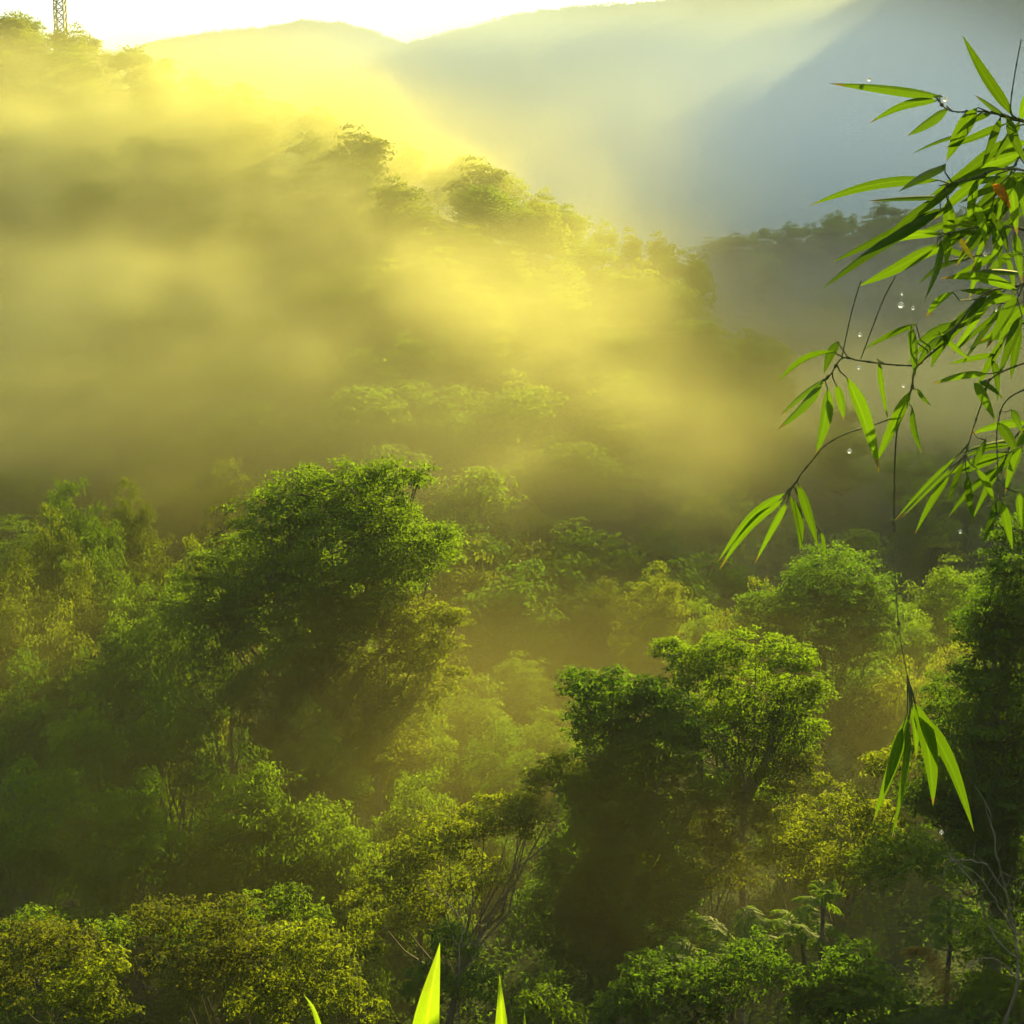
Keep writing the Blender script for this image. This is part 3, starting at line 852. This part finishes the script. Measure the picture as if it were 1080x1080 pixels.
def bare_tree(paths, Y, label, seed, base_px, r0=.055):
    rg = np.random.default_rng(seed)
    bx = (base_px - 540) / F * Y; b = np.array((bx, Y, gz(bx, Y)))
    root = empty('bare_tree', b, label, 'bare tree')
    tr, tws = Tubes(), []
    for k, pth in enumerate(paths):
        P = np.array([at(px, py, Y + rg.uniform(-.5, .5)) for px, py in pth]) - b
        if k == 0: P[0] = (0, 0, -.3)
        P = smooth_path(P, 4 * len(P)); P += rg.normal(0, .02, P.shape)
        rads = np.linspace(r0 if k == 0 else r0 * .55, .012, len(P))
        tw = Tubes()
        (tr if k == 0 else tw).add(P, rads, 5)
        for q in range(3, len(P), 2):
            d = unit(P[q] - P[q - 1] + rg.normal(0, .8, 3) * np.linalg.norm(P[q] - P[q - 1]))
            e = P[q] + d * rg.uniform(.25, .7); e2 = e + unit(d + rg.normal(0, .5, 3)) * .3
            (tr if k == 0 else tw).add([P[q], (P[q] + e) / 2 + rg.normal(0, .03, 3), e, e2], [.014, .011, .008, .004], 4)
        if k: tws.append(tw)
    link('trunk', tr.mesh('bare_trunk', M['pale']), root)
    for tw in tws: link('bough', tw.mesh('bare_bough', M['pale']), root)
bare_tree([[(1076, 1100), (1072, 1040), (1070, 980), (1058, 930), (1050, 890), (1042, 850)], [(1070, 985), (1050, 950), (1030, 922), (1002, 905)], [(1062, 945), (1040, 912), (1015, 908), (1004, 908)],
           [(1073, 1010), (1050, 990), (1038, 965), (1030, 935), (1008, 912)], [(1066, 960), (1075, 940), (1085, 915)], [(1073, 1030), (1045, 1010), (1020, 1020)]], 41, 'leafless pale tree with tangled bare branches', 3, 1078)
bare_tree([[(485, 1090), (484, 1030), (488, 980), (484, 960)], [(485, 990), (495, 960), (500, 945)], [(486, 970), (470, 950), (455, 940)], [(485, 1000), (505, 990), (512, 975)]], 46, 'leafless sapling behind the tallest bright blade leaf', 4, 486, .035)

# ------------------------------------------------------------------ lattice mast
def mast():
    m, nt, out = new_mat('mast_steel')
    pb = nt.nodes.new('ShaderNodeBsdfPrincipled'); pb.inputs['Base Color'].default_value = (.16, .16, .15, 1); pb.inputs['Metallic'].default_value = .6; pb.inputs['Roughness'].default_value = .55
    nt.links.new(pb.outputs[0], out.inputs['Surface'])
    Yd = 352.0
    c = at(65, 55, Yd); b = gz(c[0], Yd)
    H = at(65, -45, Yd)[2] - b
    root = empty('lattice_mast', (c[0], Yd, b), 'thin steel lattice mast rising above the ridge trees', 'mast')
    w = lambda z: 1.15 + 1.6 * max(0, 1 - (z / (H * .5))) ** 2
    cs = ((1, 1), (-1, 1), (-1, -1), (1, -1))
    n = 16
    zs = np.linspace(0, H, n)
    for sx, sy in cs:
        t = Tubes(); t.add([(sx * w(z), sy * w(z), z - .3) for z in zs], [.17] * n, 5)
        link('leg', t.mesh('mast_leg', m), root)
    t = Tubes()
    for k in range(n - 1):
        for q in range(4):
            (ax, ay), (bx, by) = cs[q], cs[(q + 1) % 4]
            z0, z1 = zs[k], zs[k + 1]
            t.add([(ax * w(z0), ay * w(z0), z0), (bx * w(z1), by * w(z1), z1)], [.1, .1], 4)
            t.add([(bx * w(z0), by * w(z0), z0), (ax * w(z1), ay * w(z1), z1)], [.1, .1], 4)
            t.add([(ax * w(z1), ay * w(z1), z1), (bx * w(z1), by * w(z1), z1)], [.09, .09], 4)
    link('lattice', t.mesh('mast_lattice', m), root)
mast()

# ------------------------------------------------------------------ bamboo
BY = 2.7
def bpt(px, py, dy=0.0): return at(px, py, BY + dy)

def blade_uv(me, t):
    uv = np.array([(j / 4, v) for v in t for j in range(5)], dtype=np.float32)
    ul = me.uv_layers.new(name='blade')
    li = np.empty(len(me.loops), dtype=np.int32); me.loops.foreach_get('vertex_index', li)
    ul.data.foreach_set('uv', uv[li].ravel())
    return me

def blade(p0, p1, width, rg, mat, fold=.22, sag=.06, twist=None, n=12):
    """A lance-shaped leaf from p0 to p1 with a creased midrib and a slight droop."""
    p0, p1 = np.asarray(p0, float), np.asarray(p1, float)
    L = np.linalg.norm(p1 - p0); ax = (p1 - p0) / L
    view = unit(np.array(((p0 + p1) / 2)))
    side = unit(np.cross(ax, view)); nrm = np.cross(side, ax)
    a = rg.uniform(-1.15, 1.15) if twist is None else twist
    t = np.linspace(0, 1, n)
    prof = np.where(t < .3, np.sin(t / .3 * math.pi / 2) ** .7, np.cos((t - .3) / .7 * math.pi / 2) ** .85)
    prof = np.clip(prof, .02, 1); prof[0] = .10; prof[-1] = .015
    bow = rg.uniform(-.04, .04) * L
    V = []
    for k in range(n):
        an = a + (t[k] - .5) * rg.uniform(-.1, .1)
        s = side * math.cos(an) + nrm * math.sin(an); u = -side * math.sin(an) + nrm * math.cos(an)
        c = p0 + ax * L * t[k] + np.array((0, 0, 1)) * (math.sin(t[k] * math.pi) * sag * L) + side * bow * math.sin(t[k] * math.pi)
        w = width * .5 * prof[k] / max(.62, math.cos(a))
        V += [c - s * w + u * w * fold, c - s * w * .5 + u * w * fold * .4, c, c + s * w * .5 + u * w * fold * .4, c + s * w + u * w * fold]
    Q = [(k * 5 + j, k * 5 + j + 1, (k + 1) * 5 + j + 1, (k + 1) * 5 + j) for k in range(n - 1) for j in range(4)]
    me = mesh_np('leaf', np.array(V), np.array(Q), M[mat], smooth=True)
    return blade_uv(me, t)

def bamboo(X, dY, label, B, seed):
    rg = np.random.default_rng(seed)
    base = np.array((X, BY + dY, gz(X, BY + dY)))
    root = empty('bamboo', base, label, 'bamboo')
    tb = Tubes()
    zt = np.linspace(-.1, 4.6, 40)
    pts = [(.02 * math.sin(z * 1.1), .015 * math.cos(z), z) for z in zt]
    tb.add(pts, [.016 + (.004 if k % 6 == 0 else 0) - .002 * z / 4 for k, z in enumerate(zt)], 12)
    culm = link('culm', tb.mesh('culm', M['cane']), root)
    for pts, rpx, lv in B:
        P = []
        for k, (px, py) in enumerate(pts):
            P.append(bpt(px, py, dY - .12 + .1 * math.sin(px * .021 + py * .013)))
        P = np.array(P)
        if pts[0][0] >= 1180: P[0] = np.array((base[0] + .01, base[1], P[0][2]))
        path = smooth_path(P, 8 * len(P)) - base
        px_m = BY / F
        t = Tubes(); t.add(path, np.linspace(rpx * px_m, .55 * px_m, len(path)), 6)
        for q in range(6, len(path) - 2, 9):
            d = unit(path[q + 1] - path[q]) * .004
            t.add([path[q] - d, path[q], path[q] + d], [rpx * px_m * .9, rpx * px_m * 1.45, rpx * px_m * .9], 6)
        Lf = []
        for (b0, b1, w, kind) in lv:
            dy = dY - .12 + .1 * math.sin(b0[0] * .021 + b0[1] * .013) + rg.uniform(-.035, .035)
            p0 = bpt(*b0, dy) - base; p1 = bpt(*b1, dy + rg.uniform(-.07, .07)) - base
            near = path[np.argmin(((path - p0) ** 2).sum(1))]
            near2 = path[max(0, np.argmin(((path - p0) ** 2).sum(1)) - 3)]
            t.add([near2, near * .5 + p0 * .5 + np.array((0, 0, .004)), p0, p0 + (p1 - p0) * .06], [.8 * px_m, .7 * px_m, .6 * px_m, .4 * px_m], 5)
            Lf.append((p0 + base, p1 + base, w * .8 * px_m, ('bamboo', 'bamboo', 'dry', 'yleaf')[kind]))
        br = link('branch', t.mesh('branch', M['cane']), root)
        for p0, p1, w, mt in Lf:
            me = blade(p0, p1, w, rg, mt, sag=rg.uniform(-.01, .09))
            me.transform(Matrix.Translation([-float(v) for v in base]))
            lf = link('leaf', me, br)
            if mt == 'dry': lf['label'] = 'withered orange bamboo leaf'
            elif mt == 'yleaf': lf['label'] = 'yellowing bamboo leaf'
    return root

# branches in picture positions; each is [points], radius px, then its leaves (base, tip, width px, kind)
BRANCHES = [
    ([(1190, 180), (1120, 140), (1078, 128), (1040, 118), (1003, 117), (985, 101)], 1.6, [
        ((994, 102), (875, 88), 12, 0), ((989, 106), (917, 130), 11, 0), ((1000, 115), (957, 143), 13, 0), ((1068, 122), (1015, 37), 13, 0), ((1064, 126), (1028, 100), 8, 0),
        ((1030, 114), (998, 170), 19, 0), ((1060, 131), (997, 156), 10, 0), ((1060, 147), (980, 207), 15, 0), ((1062, 124), (1082, 172), 12, 0), ((1075, 128), (1048, 170), 12, 0),
        ((1045, 120), (1010, 140), 8, 0), ((1076, 127), (1092, 88), 11, 0), ((1055, 124), (1036, 176), 10, 0), ((1022, 140), (962, 162), 7, 0)]),
    ([(1068, 126), (1066, 110), (1070, 80), (1077, 42)], .7, []),
    ([(1190, 230), (1110, 190), (1060, 178), (1020, 190), (990, 196)], 1.6, [
        ((997, 173), (948, 202), 13, 0), ((990, 190), (853, 217), 13, 0), ((997, 207), (915, 212), 9, 0), ((1000, 218), (877, 277), 13, 0), ((992, 222), (866, 305), 14, 0), ((1000, 210), (997, 284), 15, 0),
        ((1027, 215), (1040, 262), 11, 0), ((1048, 194), (1066, 221), 12, 2), ((1067, 198), (1073, 249), 13, 0), ((1080, 160), (1008, 184), 12, 0), ((1082, 182), (1012, 214), 13, 0), ((1040, 185), (985, 232), 13, 0),
        ((1070, 180), (1050, 236), 12, 0), ((1012, 192), (958, 240), 12, 0), ((1045, 222), (1064, 270), 10, 0), ((1030, 190), (1022, 240), 11, 0), ((1000, 205), (932, 252), 11, 0), ((1060, 178), (1000, 200), 12, 0)]),
    ([(1190, 300), (1100, 250), (1050, 238), (1010, 244), (990, 250)], 1.5, [
        ((993, 247), (918, 263), 11, 0), ((988, 258), (905, 302), 15, 0), ((992, 257), (975, 317), 12, 0), ((1010, 248), (1030, 278), 6, 3), ((1030, 245), (985, 262), 10, 0), ((1060, 242), (1040, 286), 9, 0),
        ((1050, 240), (998, 232), 10, 0), ((1015, 250), (955, 282), 11, 0), ((1070, 246), (1078, 300), 12, 0)]),
    ([(1190, 290), (1110, 292), (1070, 302), (1035, 312), (1000, 357), (967, 387), (961, 412), (946, 455), (943, 560), (948, 660), (962, 738)], 1.5, [
        ((1080, 288), (1003, 294), 11, 0), ((1073, 306), (992, 294), 14, 0), ((1070, 312), (1015, 334), 13, 0), ((1080, 322), (1052, 362), 16, 0), ((1005, 308), (977, 335), 13, 0), ((1074, 313), (1040, 368), 17, 0),
        ((1078, 333), (1053, 398), 14, 0), ((997, 352), (966, 388), 11, 0), ((1003, 350), (982, 388), 13, 0), ((990, 350), (1027, 382), 7, 0), ((966, 342), (911, 368), 8, 0), ((961, 343), (965, 399), 11, 0),
        ((960, 413), (923, 490), 15, 0), ((967, 410), (982, 428), 6, 0), ((962, 430), (973, 478), 9, 0), ((960, 752), (921, 867), 15, 0), ((952, 768), (932, 838), 14, 0), ((958, 765), (940, 886), 9, 0),
        ((965, 742), (984, 850), 22, 0), ((970, 752), (1027, 877), 17, 0), ((962, 745), (966, 800), 10, 0), ((1040, 312), (1000, 345), 12, 0), ((1058, 308), (1012, 306), 10, 0)]),
    ([(967, 386), (935, 384), (905, 380), (888, 378), (876, 395), (868, 402)], 1.2, [
        ((880, 371), (820, 403), 9, 0), ((872, 399), (823, 438), 9, 0), ((867, 403), (820, 453), 13, 0), ((873, 410), (860, 480), 15, 0), ((882, 406), (890, 444), 11, 0), ((893, 398), (927, 498), 17, 0),
        ((884, 360), (869, 394), 12, 0), ((927, 380), (937, 444), 7, 0)]),
    ([(952, 436), (925, 447), (893, 457), (870, 470), (858, 484), (845, 500), (833, 518)], .9, [
        ((829, 520), (757, 593), 11, 0), ((827, 527), (758, 602), 11, 0), ((830, 530), (796, 594), 9, 0), ((833, 523), (844, 581), 13, 0), ((842, 511), (863, 577), 12, 0), ((866, 561), (870, 588), 7, 0)]),
    ([(908, 296), (898, 330), (888, 376)], .6, []),
    ([(945, 290), (930, 320), (908, 378)], .6, []),
    ([(1190, 420), (1110, 380), (1050, 396), (1036, 424), (1024, 460), (1016, 488)], 1.1, [
        ((1040, 394), (983, 405), 10, 0), ((1010, 480), (943, 550), 6, 0), ((1004, 492), (950, 547), 5, 0), ((1002, 500), (965, 563), 10, 0), ((1040, 464), (1018, 504), 11, 0), ((1020, 502), (1027, 551), 10, 0),
        ((1030, 494), (1048, 531), 12, 0), ((1027, 404), (1050, 444), 13, 0), ((1033, 402), (1058, 421), 7, 0), ((1016, 490), (1000, 530), 8, 0)]),
    ([(1110, 400), (1064, 420), (1052, 450), (1052, 490), (1052, 528)], .9, [
        ((1053, 446), (1074, 481), 14, 0), ((1067, 432), (1079, 458), 10, 0), ((1053, 526), (1036, 574), 10, 0), ((1057, 530), (1068, 580), 12, 0), ((1078, 470), (1060, 520), 11, 0), ((1074, 520), (1082, 566), 12, 0)]),
]
BRANCHES_BEHIND = [
    ([(1180, 60), (1120, 110), (1085, 150), (1058, 200), (1045, 235)], 1.2, [
        ((1062, 190), (1010, 236), 12, 0), ((1056, 204), (1046, 262), 11, 0), ((1075, 165), (1026, 196), 11, 0), ((1085, 150), (1040, 160), 11, 0), ((1048, 230), (1012, 270), 11, 0), ((1066, 182), (1084, 240), 12, 0),
        ((1080, 158), (1030, 178), 10, 0), ((1070, 174), (1018, 222), 12, 0), ((1046, 236), (1056, 290), 10, 0), ((1050, 220), (978, 246), 12, 0), ((1064, 186), (1004, 198), 9, 0)]),
    ([(1180, 330), (1120, 330), (1082, 340), (1062, 356), (1046, 380)], 1.0, [
        ((1066, 352), (1020, 368), 12, 0), ((1060, 356), (1030, 410), 12, 0), ((1082, 340), (1042, 336), 12, 0), ((1050, 374), (1000, 384), 9, 0), ((1076, 344), (1066, 400), 13, 0), ((1046, 380), (1052, 424), 10, 0)]),
    ([(1180, 210), (1120, 255), (1085, 270), (1050, 268), (1020, 272)], 1.0, [
        ((1050, 268), (1006, 290), 11, 0), ((1024, 272), (968, 300), 11, 0), ((1060, 268), (1070, 316), 12, 0), ((1034, 270), (1022, 316), 10, 0), ((1070, 268), (1036, 300), 12, 0), ((1022, 272), (975, 266), 9, 0)]),
]
rgb = np.random.default_rng(8)
for path in ([(1180, 100), (1125, 150), (1080, 190), (1040, 226)], [(1180, 190), (1120, 210), (1070, 216), (1020, 228)], [(1180, 260), (1130, 300), (1085, 318), (1040, 322), (1005, 340)],
             [(1180, 380), (1130, 420), (1090, 440), (1066, 470), (1056, 500)]):
    P = smooth_path(np.array([(*p, 0.0) for p in path]), 30)
    lv = []
    for k in range(9):
        q = P[int(rgb.uniform(14, 30))]
        a = rgb.uniform(2.0, 3.35); ln = rgb.uniform(48, 88)
        lv.append(((q[0], q[1]), (q[0] + math.cos(a) * ln * (.8 if a > 2.6 else 1), q[1] + abs(math.sin(a)) * ln + 10), rgb.uniform(9, 13), 0))
    BRANCHES_BEHIND.append((path, 1.0, lv))
bamboo(1.16, .12, 'leafy bamboo with the long hanging stem that ends in a leaf tuft', BRANCHES, 21)
bamboo(1.22, .42, 'second bamboo whose shaded leaf sprays show between the nearer leaves', BRANCHES_BEHIND, 22)

# ------------------------------------------------------------------ bright blade leaves at the bottom
def blade_plant():
    rg = np.random.default_rng(3)
    Y = 1.5
    b = np.array((-.04, Y, gz(-.04, Y)))
    root = empty('blade_plant', b, 'fresh plant with bright upright blade leaves in the sun', 'plant')
    def one(path_px, w, mat='blade'):
        P = [b + np.array((rg.uniform(-.02, .02), rg.uniform(-.02, .02), -.02))] + [at(px, py, Y + dy) for px, py, dy in path_px]
        P = smooth_path(P, 22) - b
        n = len(P); t = np.linspace(0, 1, n)
        tg = unit(np.gradient(P, axis=0)); side = unit(np.cross(tg, np.array((.15, 1, 0.1)))); nv = np.cross(side, tg)
        V = []
        for k in range(n):
            wd = w * (min(1, .35 + t[k] * 1.6) if t[k] < .6 else max(.004, 1 - ((t[k] - .6) / .4) ** 1.25)) * .5
            for s in (-1, -.5, 0, .5, 1):
                V.append(P[k] + side[k] * s * wd - nv[k] * abs(s) * wd * .35)
        Q = [(k * 5 + j, k * 5 + j + 1, (k + 1) * 5 + j + 1, (k + 1) * 5 + j) for k in range(n - 1) for j in range(4)]
        link('leaf', blade_uv(mesh_np('leaf', np.array(V), np.array(Q), M[mat], smooth=True), t), root)
    one([(452, 1300, 0), (448, 1110, .0), (464, 994, .03)], .042)
    one([(540, 1300, .03), (532, 1140, .03), (527, 1027, .05)], .030)
    one([(560, 1300, .05), (557, 1160, .05), (553, 1066, .06)], .022)
    one([(590, 1300, .05), (586, 1160, .05), (583, 1074, .06)], .016)
    one([(360, 1300, .02), (352, 1150, .05), (334, 1072, .1), (320, 1048, .13)], .010)
blade_plant()

# ------------------------------------------------------------------ dew drops
def drops():
    m, nt, out = new_mat('dew')
    pb = nt.nodes.new('ShaderNodeBsdfPrincipled'); pb.inputs['Base Color'].default_value = (1, 1, 1, 1); pb.inputs['Roughness'].default_value = .12
    pb.inputs['IOR'].default_value = 1.33; pb.inputs['Transmission Weight'].default_value = .6
    nt.links.new(pb.outputs[0], out.inputs['Surface'])
    ic = bpy.data.meshes.new('dew_drop')
    import bmesh
    bm = bmesh.new(); bmesh.ops.create_uvsphere(bm, u_segments=14, v_segments=10, radius=1)
    for v in bm.verts:
        if v.co.z > .3: v.co.x *= 1.05 - v.co.z * .35; v.co.y *= 1.05 - v.co.z * .35; v.co.z *= 1.25
    for f in bm.faces: f.smooth = True
    bm.to_mesh(ic); bm.free(); ic.materials.append(m)
    D = [(917, 84, 2.2, 'dew drop on the longest leaf of the topmost bamboo twig'), (997, 105, 2.6, 'dew drop at the joint of the topmost bamboo twig'), (950, 322, 3.0, 'largest dew drop, hanging in the gap of the bamboo'),
         (963, 325, 1.8, 'faint dew drop beside the largest one'), (951, 310, 1.4, 'tiny dew drop just above the largest one'), (907, 353, 2.0, 'dew drop between the two thin hanging bamboo stems'),
         (906, 388, 1.9, 'dew drop on the bamboo joint with the leaf fan'), (896, 476, 2.4, 'dew drop hanging below the leaf fan'), (1039, 268, 2.2, 'dew drop under the drooping middle leaves'),
         (1063, 212, 2.2, 'dew drop on the withered orange leaf'), (953, 407, 1.8, 'dew drop where the long hanging stem starts'), (1013, 561, 1.8, 'dew drop hanging under the narrow leaf tuft'),
         (1051, 327, 1.6, 'dew drop on a broad shaded bamboo leaf'), (993, 878, 2.2, 'dew drop beside the lowest bamboo tuft')]
    for px, py, r, lab in D:
        o = link('dew_drop', ic)
        dy = .1 * math.sin(px * .021 + py * .013) - .03
        o.location = tuple(float(v) for v in bpt(px, py, dy)); s = r * BY / F; o.scale = (s, s, s)
        tag(o, lab, 'dew drop', 'dew drops on the bamboo')
drops()
